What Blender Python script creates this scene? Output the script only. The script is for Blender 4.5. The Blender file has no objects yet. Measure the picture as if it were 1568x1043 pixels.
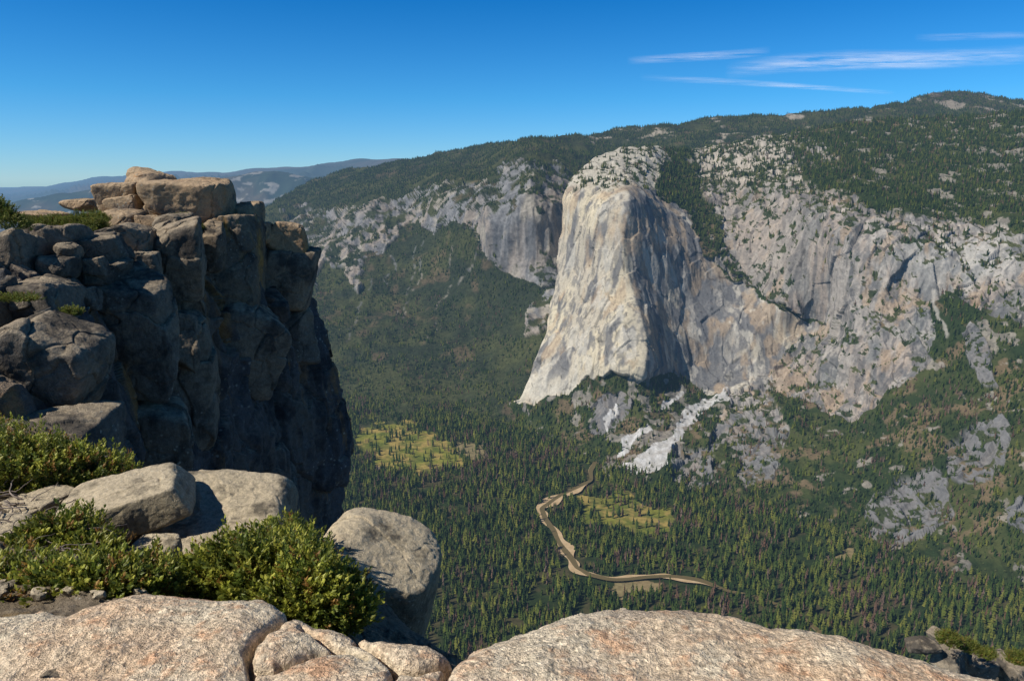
import bpy, math, random, time
import numpy as np
from mathutils import Vector
T0=time.time()
rng=np.random.default_rng(7); random.seed(7)
FOC=1150.0; PIT=math.radians(12.1); SP,CP=math.sin(PIT),math.cos(PIT)
FLOOR=-1070.0
SC=bpy.context.scene
# ------------------------------------------------------------ helpers
def P(px,py,d):
    px=np.asarray(px,float);py=np.asarray(py,float);d=np.asarray(d,float)
    x=(px-784)/FOC; y=(521.5-py)/FOC
    return np.stack([d*x, d*(CP+y*SP), d*(-SP+y*CP)],-1)
def floor_d(py,z=FLOOR):
    y=(521.5-np.asarray(py,float))/FOC
    return z/(-SP+y*CP)
_perm=rng.permutation(256); _perm=np.concatenate([_perm,_perm]).astype(np.int32)
_val=rng.random(256).astype(np.float32)
def vn(p):
    p=p.reshape(-1,3); i=np.floor(p); f=(p-i).astype(np.float32); i=i.astype(np.int64)&255
    f=f*f*f*(f*(f*6-15)+10)
    x0,y0,z0=i[:,0],i[:,1],i[:,2]; x1,y1,z1=(x0+1)&255,(y0+1)&255,(z0+1)&255
    a0=_perm[x0];a1=_perm[x1]
    b00=_perm[a0+y0];b01=_perm[a0+y1];b10=_perm[a1+y0];b11=_perm[a1+y1]
    v=lambda b,z:_val[_perm[b+z]]
    fx,fy,fz=f[:,0],f[:,1],f[:,2]
    l=lambda a,b,t:a+(b-a)*t
    r0=l(l(v(b00,z0),v(b10,z0),fx),l(v(b01,z0),v(b11,z0),fx),fy)
    r1=l(l(v(b00,z1),v(b10,z1),fx),l(v(b01,z1),v(b11,z1),fx),fy)
    return l(r0,r1,fz)
def fbm(p,s,o=4,off=0.0,g=0.5):
    sh=p.shape[:-1]; s=np.array(s if hasattr(s,'__len__') else (s,s,s),float)
    q=p.reshape(-1,3)/s+off; r=0;a=1;t=0
    for k in range(o):
        r=r+a*vn(q+k*17.3); t+=a; a*=g; q=q*2.03
    return (r/t).reshape(sh)
def ridge(p,s,o=3,off=0.0,g=0.5):
    sh=p.shape[:-1]; s=np.array(s if hasattr(s,'__len__') else (s,s,s),float)
    q=p.reshape(-1,3)/s+off; r=0;a=1;t=0
    for k in range(o):
        r=r+a*(1-np.abs(2*vn(q+k*11.7)-1)); t+=a; a*=g; q=q*2.07
    return (r/t).reshape(sh)
def worley(p,s,off=0):
    sh=p.shape[:-1]; s=np.array(s if hasattr(s,'__len__') else (s,s,s),float)
    q=p.reshape(-1,3)/s+off; c=np.floor(q).astype(np.int64)
    f1=np.full(len(q),9e9);f2=np.full(len(q),9e9);best=np.zeros((len(q),3));bid=np.zeros(len(q),int)
    for dx in(-1,0,1):
        for dy in(-1,0,1):
            for dz in(-1,0,1):
                cc=(c+[dx,dy,dz]); h=_perm[_perm[_perm[cc[:,0]&255]+(cc[:,1]&255)]+(cc[:,2]&255)]
                fp=cc+np.stack([_val[h],_val[(h*7+3)&255],_val[(h*13+5)&255]],-1)
                v=q-fp; d=np.sqrt((v*v).sum(1)); m=d<f1
                f2=np.where(m,f1,np.minimum(f2,d)); f1=np.where(m,d,f1); best[m]=v[m]; bid=np.where(m,h,bid)
    n=np.stack([_val[(bid*3+1)&255],_val[(bid*5+2)&255],_val[(bid*11+9)&255]],-1)-.5
    return _val[(bid*17+4)&255].reshape(sh),(best*n).sum(1).reshape(sh),(f2-f1).reshape(sh)
def ss(a,b,x):
    t=np.clip((x-a)/(b-a),0,1); return t*t*(3-2*t)
def gs(PX,PY,x,y,a,b): return np.exp(-((PX-x)/a)**2-((PY-y)/b)**2)
def inpoly(x,y,poly):
    r=np.zeros(x.shape,bool); n=len(poly)
    for i in range(n):
        x0,y0=poly[i];x1,y1=poly[(i+1)%n]
        if y0==y1: continue
        c=((y0>y)!=(y1>y))&(x<(x1-x0)*(y-y0)/(y1-y0)+x0); r^=c
    return r
def pdist(x,y,line):
    r=np.full(x.shape,1e9)
    for (x0,y0),(x1,y1) in zip(line[:-1],line[1:]):
        dx,dy=x1-x0,y1-y0; t=np.clip(((x-x0)*dx+(y-y0)*dy)/(dx*dx+dy*dy+1e-9),0,1)
        r=np.minimum(r,np.hypot(x-x0-t*dx,y-y0-t*dy))
    return r
def mixc(a,b,t):
    a=np.asarray(a,float);b=np.asarray(b,float); return a+(b-a)*t[...,None]
def tps(pts):
    A=np.array(pts,float); X=A[:,:2]/500.; v=1000./A[:,2]; n=len(X)
    def K(a,b):
        r2=((a[:,None,:]-b[None])**2).sum(-1); return r2*np.log(r2+1e-9)
    M=np.zeros((n+3,n+3)); M[:n,:n]=K(X,X)+np.eye(n)*1e-3; M[:n,n]=1;M[:n,n+1:]=X; M[n:,:n]=M[:n,n:].T
    w=np.linalg.solve(M,np.concatenate([v,[0,0,0]]))
    def f(px,py):
        sh=px.shape; q=np.stack([px.ravel(),py.ravel()],-1)/500.; o=np.empty(len(q))
        for i in range(0,len(q),60000):
            c=q[i:i+60000]; o[i:i+60000]=K(c,X)@w[:n]+w[n]+c@w[n+1:]
        return 1000./np.maximum(o,1e-6).reshape(sh)
    return f
def C(pts):
    a=np.array(pts,float); return lambda v:np.interp(v,a[:,0],a[:,1])
def mesh_np(name,V,Q,mat,col=None,smooth=True,parent=None):
    V=np.ascontiguousarray(V.reshape(-1,3),dtype=np.float32); k=Q.shape[1]
    me=bpy.data.meshes.new(name); me.vertices.add(len(V)); me.vertices.foreach_set('co',V.ravel())
    me.loops.add(Q.size); me.polygons.add(len(Q))
    me.polygons.foreach_set('loop_start',np.arange(0,Q.size,k,dtype=np.int32))
    me.loops.foreach_set('vertex_index',Q.astype(np.int32).ravel())
    me.polygons.foreach_set('use_smooth',np.full(len(Q),smooth))
    me.update(calc_edges=True)
    if col is not None:
        a=me.color_attributes.new('Col','FLOAT_COLOR','POINT')
        c=np.ones((len(V),4),np.float32); c[:,:3]=col.reshape(-1,3); a.data.foreach_set('color',c.ravel())
    me.materials.append(mat)
    ob=bpy.data.objects.new(name,me); SC.collection.objects.link(ob)
    if parent: ob.parent=parent
    return ob
def gridq(ny,nx):
    i=np.arange(ny*nx).reshape(ny,nx)
    return np.stack([i[:-1,:-1],i[:-1,1:],i[1:,1:],i[1:,:-1]],-1).reshape(-1,4)
def normals(W):
    du=np.gradient(W,axis=1);dv=np.gradient(W,axis=0); n=np.cross(du,dv)
    n/=np.linalg.norm(n,axis=-1,keepdims=True)+1e-12
    s=np.sign(-(n*W).sum(-1)); s[s==0]=1
    return n*s[...,None]
def base_sheet(x0,x1,y0,y1,step,df,left=None,top=None,right=None,back=10.,inward=.3,stepy=None):
    xs=np.arange(x0,x1+step,step); ys=np.arange(y0,y1+step,stepy or step)
    X,Y=np.meshgrid(xs,ys); out=np.zeros(X.shape); PX=X.copy();PY=Y.copy()
    if top is not None:
        t=top(X); o=np.maximum(t-Y,0); PY=np.maximum(Y,t)+o*inward; out+=o
    if left is not None:
        l=left(PY); o=np.maximum(l-X,0); PX=np.maximum(PX,l)+o*inward; out+=o
    if right is not None:
        r=right(PY); o=np.maximum(X-r,0); PX=np.minimum(PX,r)-o*inward; out+=o
    d=df(PX,PY)+out*back
    return PX,PY,P(PX,PY,d),out
# ------------------------------------------------------------ materials
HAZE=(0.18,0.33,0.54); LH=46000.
def haze_out(nt,shader,L=LH):  # aerial haze painted into the material as emission, stronger with distance from origin
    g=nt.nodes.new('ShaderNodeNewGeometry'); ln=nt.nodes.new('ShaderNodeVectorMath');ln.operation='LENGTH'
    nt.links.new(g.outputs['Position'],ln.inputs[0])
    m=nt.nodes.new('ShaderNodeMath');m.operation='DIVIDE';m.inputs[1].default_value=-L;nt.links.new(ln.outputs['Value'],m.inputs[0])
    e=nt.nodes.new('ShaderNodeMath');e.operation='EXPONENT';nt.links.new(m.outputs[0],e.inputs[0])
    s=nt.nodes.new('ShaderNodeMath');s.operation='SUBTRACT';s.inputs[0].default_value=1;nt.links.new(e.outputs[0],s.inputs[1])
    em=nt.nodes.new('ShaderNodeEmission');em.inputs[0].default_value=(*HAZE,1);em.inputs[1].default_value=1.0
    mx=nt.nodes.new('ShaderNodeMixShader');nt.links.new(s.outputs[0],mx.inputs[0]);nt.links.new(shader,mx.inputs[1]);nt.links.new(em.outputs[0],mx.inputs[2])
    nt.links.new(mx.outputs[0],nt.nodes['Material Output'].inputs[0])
def newmat(name,rough=.9):
    m=bpy.data.materials.new(name);m.use_nodes=True;nt=m.node_tree;b=nt.nodes['Principled BSDF']
    b.inputs['Roughness'].default_value=rough; b.inputs['Specular IOR Level'].default_value=.15
    return m,nt,b
def N(nt,t,**k):
    n=nt.nodes.new(t)
    for a,v in k.items():
        if a.startswith('_'): n.inputs[a[1:].replace('_',' ')].default_value=v
        else: setattr(n,a,v)
    return n
def noise(nt,vec,scale,detail=4,rough=.55):
    n=N(nt,'ShaderNodeTexNoise');n.inputs['Scale'].default_value=scale;n.inputs['Detail'].default_value=detail;n.inputs['Roughness'].default_value=rough
    nt.links.new(vec,n.inputs['Vector']);return n.outputs['Fac']
def ramp(nt,fac,stops):
    r=N(nt,'ShaderNodeValToRGB');e=r.color_ramp.elements
    while len(e)<len(stops): e.new(.5)
    for k,(p,c) in enumerate(stops):
        e[k].position=p; e[k].color=(c,c,c,1) if not hasattr(c,'__len__') else (*c,1)
    nt.links.new(fac,r.inputs[0]);return r.outputs[0]
def mix(nt,a,b,f,mode='MIX'):
    m=N(nt,'ShaderNodeMix',data_type='RGBA',blend_type=mode)
    for s,v in((m.inputs[0],f),(m.inputs[6],a),(m.inputs[7],b)):
        if hasattr(v,'is_linked'): nt.links.new(v,s)
        elif hasattr(v,'__len__'): s.default_value=(*v,1)
        else: s.default_value=v
    return m.outputs[2]
def far_mat(name,scale,amt,bump,L=LH):
    m,nt,b=newmat(name,.95); g=N(nt,'ShaderNodeNewGeometry').outputs['Position']
    a=N(nt,'ShaderNodeVertexColor',layer_name='Col').outputs[0]
    n=noise(nt,g,scale,4,.65); r=ramp(nt,n,[(.25,1-amt),(.75,1+amt)])
    c=mix(nt,a,r,1.,'MULTIPLY'); nt.links.new(c,b.inputs['Base Color'])
    bp=N(nt,'ShaderNodeBump');bp.inputs['Strength'].default_value=.6;bp.inputs['Distance'].default_value=bump
    nt.links.new(n,bp.inputs['Height']);nt.links.new(bp.outputs[0],b.inputs['Normal'])
    b.inputs['Specular IOR Level'].default_value=0
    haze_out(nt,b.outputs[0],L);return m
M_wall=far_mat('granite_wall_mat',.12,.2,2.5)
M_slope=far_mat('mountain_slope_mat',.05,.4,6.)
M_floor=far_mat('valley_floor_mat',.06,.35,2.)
M_hill=far_mat('distant_hill_mat',.004,.3,20.,22000.)
# ------------------------------------------------------------ far terrain
tree_pts=[];tree_s=[];tree_i=[]
brush_pts=[];brush_s=[]
def scatter(W,mask,dens,hmin,hmax,kinds,brush=False):
    a=W[:-1,:-1];bb=W[:-1,1:];c=W[1:,:-1];e=W[1:,1:]
    ar=np.linalg.norm(np.cross(bb-a,c-a),axis=-1)
    m=(mask[:-1,:-1]*dens); cnt=rng.poisson(np.clip(ar*m,0,6))
    idx=np.nonzero(cnt.ravel())[0]; rep=np.repeat(idx,cnt.ravel()[idx]); n=len(rep)
    u=rng.random((n,1));v=rng.random((n,1)); f=lambda q:q.reshape(-1,3)[rep]
    p=(f(a)*(1-u)+f(bb)*u)*(1-v)+(f(c)*(1-u)+f(e)*u)*v
    s=hmin+(hmax-hmin)*rng.random(n)**1.4
    if brush: brush_pts.append(p);brush_s.append(s)
    else:
        tree_pts.append(p);tree_s.append(s);tree_i.append(rng.choice(len(kinds),n,p=kinds))
    return n
RK_L=np.array((.44,.39,.31));RK_G=np.array((.20,.195,.19));RK_P=np.array((.28,.235,.19));RK_D=np.array((.10,.10,.10))
VEG=np.array((.030,.045,.017));VEG2=np.array((.064,.072,.025));DRY=np.array((.13,.09,.055))
def warp(X,Y,W,a=8,s=60):
    return X+a*2*(fbm(W,s,4,3.1)-.5)*2, Y+a*2*(fbm(W,s,4,9.7)-.5)*2
# --- back sheet
fB=tps([(300,330,7500),(420,315,6800),(480,345,6000),(470,280,8000),(560,325,5500),(560,400,5050),(500,450,4800),(500,500,4400),(500,600,3800),(500,660,3330),
 (300,500,4600),(300,640,3480),(650,400,4900),(650,340,5150),(700,280,5300),(800,250,4750),(790,400,4350),(830,430,4250),(830,520,3900),(750,500,4250),(700,600,3750),(800,600,3600),(650,560,3980),(650,660,3330),(800,680,3150),
 (900,208,6600),(640,243,7600),(540,256,8200),(1040,190,6600),(1200,176,6500),(1470,142,7000),(1800,160,6800),(1000,300,5000),(1400,260,5200),(1800,300,5200),(900,400,4400),(900,600,3600),(740,235,7000)])
topB=C([(280,330),(400,322),(430,303),(470,281),(520,262),(600,250),(660,237),(720,226),(800,214),(860,209),(900,208),(950,197),(1000,193),(1040,192),(1060,185),(1100,180),(1200,177),(1300,168),(1385,158),(1405,149),(1430,144),(1470,140),(1510,146),(1568,155),(1800,165)])
PX,PY,W,out=base_sheet(300,1800,135,700,1.5,fB,top=lambda x:topB(x)+1.5*np.sin(x/11.)+1.0*np.sin(x/4.3),back=25)
n=normals(W); wx,wy=warp(PX,PY,W,7,150)
cliffs=[[(425,335),(470,318),(560,322),(640,292),(700,283),(762,283),(770,262),(790,246),(850,248),(885,275),(900,330),(890,430),(850,430),(830,445),(780,425),(740,385),(715,345),(690,335),(665,362),(640,340),(610,350),(590,385),(560,400),(550,450),(530,420),(500,400),(480,445),(440,420)],
 [(800,515),(815,470),(850,440),(880,450),(860,520),(830,510)]]
rock=np.zeros(PX.shape,bool)
for c in cliffs: rock|=inpoly(wx,wy,c)
rockf=rock.astype(float)
disp=rockf*((ridge(W,(280,280,1100),4)-.6)*120+(ridge(W,(70,70,320),3,5)-.5)*32)+(1-rockf)*((ridge(W,(380,380,900),3,8)-.5)*65+(fbm(W,60,3)-.5)*24)
disp*=ss(0,12,PY-topB(PX)+4)*.9+.1
W2=W+n*disp[...,None]; n2=normals(W2)
st=fbm(W2,(30,30,300),4,2); big=fbm(W2,(260,260,500),3,6)
col=mixc(RK_G,RK_P*.95,ss(.4,.65,big)); col=mixc(col,RK_D*1.2,ss(.46,.60,st)*.85); col=mixc(col,RK_L*.72,ss(.60,.75,fbm(W2,(80,80,160),3,12))*.8)
vegn=fbm(W2,55,4,20)
vcol=mixc(VEG*(1.05,.85,1.2),VEG2*(.95,.9,1.05),ss(.35,.7,fbm(W2,200,4,31))); vcol=mixc(vcol,DRY*1.1,ss(.62,.75,fbm(W2,120,4,44))*.5)
vm=np.clip((1-rockf)+rockf*ss(.56,.64,vegn+ (n2[...,2]-.5)*.4),0,1)
chut=[[(640,380),(634,430),(620,490)],[(655,375),(640,450)],[(700,370),(690,420)],[(612,470),(605,500)],[(575,420),(555,470),(525,530)],[(740,385),(700,440)],[(600,395),(590,440)],[(690,440),(660,520)]]
sc=np.zeros(PX.shape)
cx_,cy_=PX+(wx-PX)*1.1,PY+(wy-PY)*.4
for l in chut: sc=np.maximum(sc,1-ss(.3,2.6,pdist(cx_,cy_,l)))
sc*=ss(.45,.58,fbm(W2,35,3,81))
plate=ss(260,225,PY)*(PX>900)
pl=ss(.52,.6,fbm(W2,(160,160,160),4,50)+.16*gs(PX,PY,1010,202,70,9)+.12*gs(PX,PY,1470,165,60,12)-.09)
vm=vm*(1-sc*.6); col=mixc(col,vcol,vm)
col=mixc(col,np.array((.34,.29,.23)),plate*pl*.8)
col=mixc(col,np.array((.085,.065,.048)),gs(PX,PY,1460,145,75,16)*.7)
mesh_np('mountain_ridge',W2,gridq(*PX.shape),M_slope,col)
treeK=[.30,.55,.11,.04]
nB=scatter(W2,vm*(out<6)*(1-sc)*(1-plate*pl*.8)*np.where(PY>300,1.5,1.8)*ss(.32,.5,fbm(W2,130,3,77)),1/520.,13,28,treeK)
nB2=scatter(W2,vm*(PY>290)*(out<1)*(1-sc),1/420.,4,9,None,True)
# --- El Capitan and right wall
fR=tps([(868,292,3600),(862,350,3580),(855,420,3540),(840,500,3470),(820,560,3395),(800,608,3340),(955,292,3420),(962,400,3310),(968,500,3210),(975,578,3120),
 (880,265,3700),(925,235,3900),(960,225,4000),(1010,225,4100),(1000,280,3700),(1060,345,3560),(1040,450,3420),(1050,570,3300),(1110,600,3230),(1110,500,3360),(1110,400,3500),(1150,445,3440),(1240,495,3310),(1160,530,3300),
 (1060,230,4400),(1200,205,4500),(1240,205,4500),(1110,330,3680),(1150,290,3720),(1200,350,3420),(1200,470,3290),(1200,600,3150),(1300,315,3220),(1230,295,3500),(1300,430,3080),(1300,530,2980),(1300,640,2850),
 (1400,345,3020),(1400,450,2910),(1400,560,2790),(1568,365,2820),(1568,480,2680),(1800,380,2600),(1800,520,2400),(1800,260,3100),(1300,187,4500),(1568,165,4300),(1568,260,3500),(1400,250,3850),(1800,165,4200),
 (1060,690,2880),(1060,755,2620),(1150,745,2650),(1180,660,2860),(1000,620,3100),(960,720,2800),(900,680,3030),(870,620,3230),(800,640,3350),(740,640,3620),(700,700,3250),(800,760,2780),(960,800,2500),(1150,830,2340),
 (1350,720,2520),(1350,850,2200),(1568,650,2350),(1568,800,2120),(1568,900,2030),(1800,650,2200),(1800,900,1950),(1350,950,1950)])
lj=C([(220,935),(232,925),(242,910),(255,892),(268,878),(280,871),(292,866),(350,860),(420,853),(500,838),(560,818),(600,800),(612,795),(622,760),(640,720),(700,700)])
topR=C([(690,230),(862,290),(868,280),(876,268),(890,256),(908,244),(928,234),(950,227),(980,224),(1010,225),(1040,230),(1060,229),(1120,219),(1160,211),(1200,205),(1215,203),(1240,199),(1280,191),(1340,184),(1400,180),(1480,178),(1568,170),(1800,165)])
tj=lambda x:topR(x)+1.2*np.sin(x/7.)+.8*np.sin(x/3.1)
lj2=lambda y:lj(y)+1.5*np.sin(y/13.)+.8*np.sin(y/5.)
PX,PY,W,out=base_sheet(700,1800,160,900,1.0,fR,left=lj2,top=tj,back=12)
n=normals(W); wx,wy=warp(PX,PY,W,6,70)
elcap=[(700,200),(868,250),(880,240),(925,200),(960,190),(1015,190),(1012,250),(1000,300),(1030,315),(1060,345),(1075,385),(1110,420),(1150,445),(1200,475),(1262,503),(1200,540),(1170,590),(1120,605),(1085,600),(1030,572),(1000,575),(975,582),(935,570),(900,585),(870,602),(830,614),(790,612),(700,500)]
rwall=[(1120,600),(1085,690),(1030,690),(1028,740),(1060,757),(1090,745),(1095,690),(1125,690),(1135,740),(1155,747),(1185,735),(1205,690),(1210,660),(1200,640),(1175,605),(1230,612),(1300,645),(1360,610),(1420,575),(1432,520),(1430,470),(1447,450),(1500,480),(1568,500),(1800,530),(1800,375),(1568,360),(1500,340),(1420,340),(1370,335),(1300,308),(1235,283),(1215,250),(1215,215),(1150,235),(1060,240),(1075,300),(1110,360),(1090,400),(1130,430),(1200,470),(1260,500),(1160,520)]
gully=[(1022,248),(1042,242),(1058,260),(1076,302),(1102,350),(1115,385),(1103,405),(1082,380),(1056,330),(1030,300)]
slabs=[[(1330,830),(1325,780),(1380,740),(1430,715),(1455,730),(1455,800),(1420,820),(1380,832)],[(1450,690),(1500,650),(1540,640),(1545,690),(1520,735),(1470,745),(1450,720)],[(1470,515),(1490,500),(1512,530),(1530,600),(1500,590)],[(1540,785),(1580,775),(1600,840),(1540,815)],[(905,625),(935,600),(965,610),(960,640),(925,665),(905,660)],[(1230,225),(1280,240),(1290,250),(1250,245)],[(1060,205),(1215,190),(1215,225),(1060,245)]]
E=inpoly(wx,wy,elcap); R=inpoly(wx,wy,rwall)
G=(inpoly(wx,wy,gully)&(fbm(W,30,3,41)>.36))|((pdist(wx,wy,[(1110,405),(1150,436),(1200,466),(1245,492)])<2.6)&(fbm(W,40,3,42)>.44))
S=np.zeros(PX.shape,bool)
for s_ in slabs: S|=inpoly(wx,wy,s_)
rock=(E|R|S)&~G; rf=rock.astype(float); Ef=E.astype(float)
smooth=gs(PX,PY,1170,380,70,90)
A=np.where(E,.24,.58)*(1-.5*smooth)
Wd=W.copy(); Wd[...,0]+=.35*W[...,2]*(1-Ef)
d1=(ridge(Wd,(230,230,1000),3,1)-.6)*105; d2=(ridge(Wd,(65,65,420),3,4)-.55)*42; d3=(ridge(W,(22,22,120),3,7)-.5)*12; d4=(fbm(W,(9,9,14),2,2)-.5)*5
wr,wf,we=worley(W,(70,70,190))
disp=rf*A*(d1+d2+d3+d4+ (wr-.5)*24+wf*60)+(1-rf)*((ridge(W,(300,300,600),3,3)-.5)*60+(fbm(W,40,4,9)-.5)*18)
# prow (the nose) between the two main faces of the monolith
xn=np.interp(PY,[230,295,400,500,580,640],[925,948,958,966,976,985])+5*np.sin(PY/37.)
disp+=Ef*75*np.exp(-np.abs(PX-xn)/42.)*ss(255,330,PY)*ss(610,560,PY)
disp*=ss(-2,14,PY-tj(PX))*.92+.08
disp*=1-.7*np.exp(-np.maximum(PX-lj2(PY),0)/10.)*(PY<620)
W2=W+n*disp[...,None]; n2=normals(W2)
st=fbm(W2,(12,12,340),4,2); st2=fbm(W2,(45,45,460),3,12); big=fbm(W2,(170,170,420),4,6); fine=fbm(W2,(16,16,26),4,8)
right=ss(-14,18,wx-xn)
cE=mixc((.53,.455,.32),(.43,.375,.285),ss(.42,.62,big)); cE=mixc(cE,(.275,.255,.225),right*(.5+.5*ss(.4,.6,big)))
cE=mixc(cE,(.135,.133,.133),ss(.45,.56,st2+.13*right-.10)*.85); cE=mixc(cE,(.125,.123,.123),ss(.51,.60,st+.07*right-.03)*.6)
cE=mixc(cE,(.125,.128,.135),gs(wx,wy,990,440,24,85)*.75+gs(wx,wy,1060,560,34,42)*.45+gs(wx,wy,1000,355,20,30)*.4+gs(wx,wy,1085,500,20,45)*.4)
cE=mixc(cE,(.42,.30,.18),ss(.54,.68,fbm(W2,(60,60,200),4,26)+.05*right)*.5); cE=mixc(cE,(.52,.475,.39),ss(.57,.68,fbm(W2,(45,45,170),4,61))*.6)
cE=mixc(cE,(.56,.51,.41),np.exp(-((PY-600)/22.)**2)*(PX<960)*.6)
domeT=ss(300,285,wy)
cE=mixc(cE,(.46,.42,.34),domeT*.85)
cR=mixc((.30,.27,.235),(.195,.19,.175),ss(.42,.6,big)); cR=mixc(cR,(.33,.265,.21),ss(.48,.64,fbm(W2,(110,110,260),4,26))*.7); cR=mixc(cR,(.10,.10,.10),ss(.47,.59,st)*.65)
cR=mixc(cR,(.105,.105,.105),ss(.50,.62,st2)*.6); cR=mixc(cR,(.40,.36,.31),ss(.58,.68,fbm(W2,(35,35,190),4,71))*.55)
cR=mixc(cR,(.38,.265,.16),ss(.61,.69,fbm(W2,(60,60,220),4,126)+.10*gs(PX,PY,1205,560,35,45))*.5)
cR=mixc(cR,(.35,.295,.24),smooth*.55)
cR=mixc(cR,(.46,.43,.38),ss(.42,.56,fbm(W2,60,3,5)+.1)*gs(PX,PY,1480,395,100,38)*.75)
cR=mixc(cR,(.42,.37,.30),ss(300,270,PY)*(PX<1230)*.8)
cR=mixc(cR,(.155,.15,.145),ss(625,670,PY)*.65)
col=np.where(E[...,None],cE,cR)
col=mixc(col,np.array((.155,.15,.145)),S*.75*(PY>500))
ck=ridge(W2,(38,38,150),2,15); col*=1-.5*ss(.9,.97,ck)[...,None]
ck=ridge(Wd,(110,110,380),2,25); col*=1-.55*ss(.93,.98,ck)[...,None]
col*= (.82+.36*fine)[...,None]
vegn=fbm(W2,26,4,20)
topz=ss(310,280,PY)
vm=(1-rf)+rf*np.where(E,ss(.56,.62,vegn)*domeT*.9,ss(.59,.645,vegn+(n2[...,2]-.5)*.35+.05*topz)*.95)
vm=np.clip(vm,0,1)
osl=(1-rf)*ss(.62,.67,fbm(W2,55,5,90)+.12*gs(PX,PY,990,640,90,45)+.09*gs(PX,PY,1540,235,60,30)+.07*gs(PX,PY,1100,240,80,20)-.05*(PY>600)*(PX>1150)-.03*ss(600,800,PY))*(1-G*1.)
vm=vm*(1-osl*.8)
vcol=mixc(VEG*.9,VEG2*1.0,ss(.35,.7,fbm(W2,120,4,31))); vcol=mixc(vcol,DRY*1.4,ss(.60,.71,fbm(W2,80,4,44)-.05*(PY<560)+.12*gs(PX,PY,1260,260,60,25)+.06*gs(PX,PY,1400,680,60,50))*.7)
rcol=np.where((rf<.5)[...,None],mixc((.29,.255,.21),(.19,.17,.145),ss(.4,.6,fine)),col)
col=mixc(rcol,vcol,vm)
sx,sy=PX+(wx-PX)*.9,PY+(wy-PY)*.9
scree=[[(1118,598),(1080,613),(1050,633),(1030,668),(1000,683),(975,700),(958,716),(975,728),(1012,729),(1026,700),(1046,665),(1082,630),(1118,610)],[(985,655),(962,672),(945,702),(958,700),(975,678),(992,662)],[(1040,600),(1015,618),(1005,632),(1020,628),(1045,608)],[(940,620),(925,640),(932,655),(945,632)]]
SCR=np.zeros(PX.shape,bool)
for s_ in scree: SCR|=inpoly(sx,sy,s_)
SCf=SCR*ss(.28,.42,fbm(W2,(18,18,18),3,55)+.12*gs(PX,PY,1000,705,60,40))
col=mixc(col,mixc((.42,.40,.37),(.54,.525,.50),ss(.4,.6,fine)),SCf*.9)
gl=1-ss(1,5,pdist(sx,sy,[(1428,450),(1440,485),(1450,515)])) ; col=mixc(col,np.array((.38,.35,.30)),gl*.7)
vm=vm*(1-SCf)*(1-gl)
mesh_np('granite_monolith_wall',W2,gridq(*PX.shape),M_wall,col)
zabove=ss(FLOOR-5,FLOOR+3,W2[...,2])
tm=vm*(out<5)*zabove*ss(-.05,.2,n2[...,2])
nR=scatter(W2,tm*ss(.26,.46,fbm(W2,70,3,77))*np.where(PY<330,2.0,1.15)*(1-.35*rf),1/215.,12,30,[.36,.46,.11,.07])
nR2=scatter(W2,tm*(PY>200)*(1-SCR),1/270.,3,7,None,True)
nR3=scatter(W2,(rf*(PY<300)*(out<1)*ss(.48,.58,vegn)),1/800.,8,15,treeK)
# --- valley floor
xs=np.arange(150,1900,2.);ys=np.concatenate([np.arange(560,1120,1.6),np.arange(1122,1500,8)])
PX,PY=np.meshgrid(xs,ys); W=P(PX,PY,floor_d(PY)); W[...,2]+=(fbm(W,150,3)-.5)*8
wx,wy=warp(PX,PY,W,9,90)
mead=[[(545,650),(575,632),(625,632),(650,662),(703,690),(697,716),(612,724),(575,710),(542,685)],[(890,758),(950,758),(1030,778),(1026,810),(985,826),(930,808),(888,792)],[(925,905),(965,893),(1010,895),(1000,912),(940,918)],[(1268,842),(1312,839),(1310,854),(1272,857)],[(700,684),(720,676),(745,690),(745,706),(715,708)]]
MD=np.zeros(PX.shape,bool)
for m_ in mead: MD|=inpoly(wx,wy,m_)
river=[(915,700),(900,722),(906,738),(880,752),(850,766),(824,780),(832,796),(850,815),(862,835),(872,855),(878,873),(900,883),(940,888),(990,885),(1030,886),(1070,893),(1110,906),(1160,915),(1220,940),(1260,980)]
rw=P(np.array([a for a,b in river]),np.array([b for a,b in river]),floor_d(np.array([b for a,b in river],float)))
rwd=pdist(W[...,0],W[...,1],[tuple(q[:2]) for q in rw])
rwd_back=pdist(W[...,0],W[...,1]+28,[tuple(q[:2]) for q in rw])
g1=fbm(W,70,4,3)
col=mixc((.028,.042,.016),(.070,.062,.030),ss(.42,.62,g1))
mc=mixc((.18,.18,.035),(.30,.225,.07),ss(.4,.62,fbm(W,60,4,13))); mc=mixc(mc,(.07,.10,.022),ss(.48,.60,fbm(W,35,4,33))*.65)
col=mixc(col,mc,MD.astype(float))
tan=(inpoly(wx,wy,mead[3])|inpoly(wx,wy,mead[2])|inpoly(wx,wy,mead[4])).astype(float); col=mixc(col,(.23,.175,.105),tan*.75)
for l in ([(470,712),(520,713),(560,711),(600,722)],[(545,712),(530,730)]): col=mixc(col,(.30,.24,.17),1-ss(1.5,3,pdist(PX,PY,l)))
mesh_np('valley_floor',W,gridq(*PX.shape),M_floor,col)
far_r=(PX>1090)
clear=((rwd<20)|((rwd_back<20)&(fbm(W,45,2,68)>.36)))&~(far_r&(rwd>9))
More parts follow.
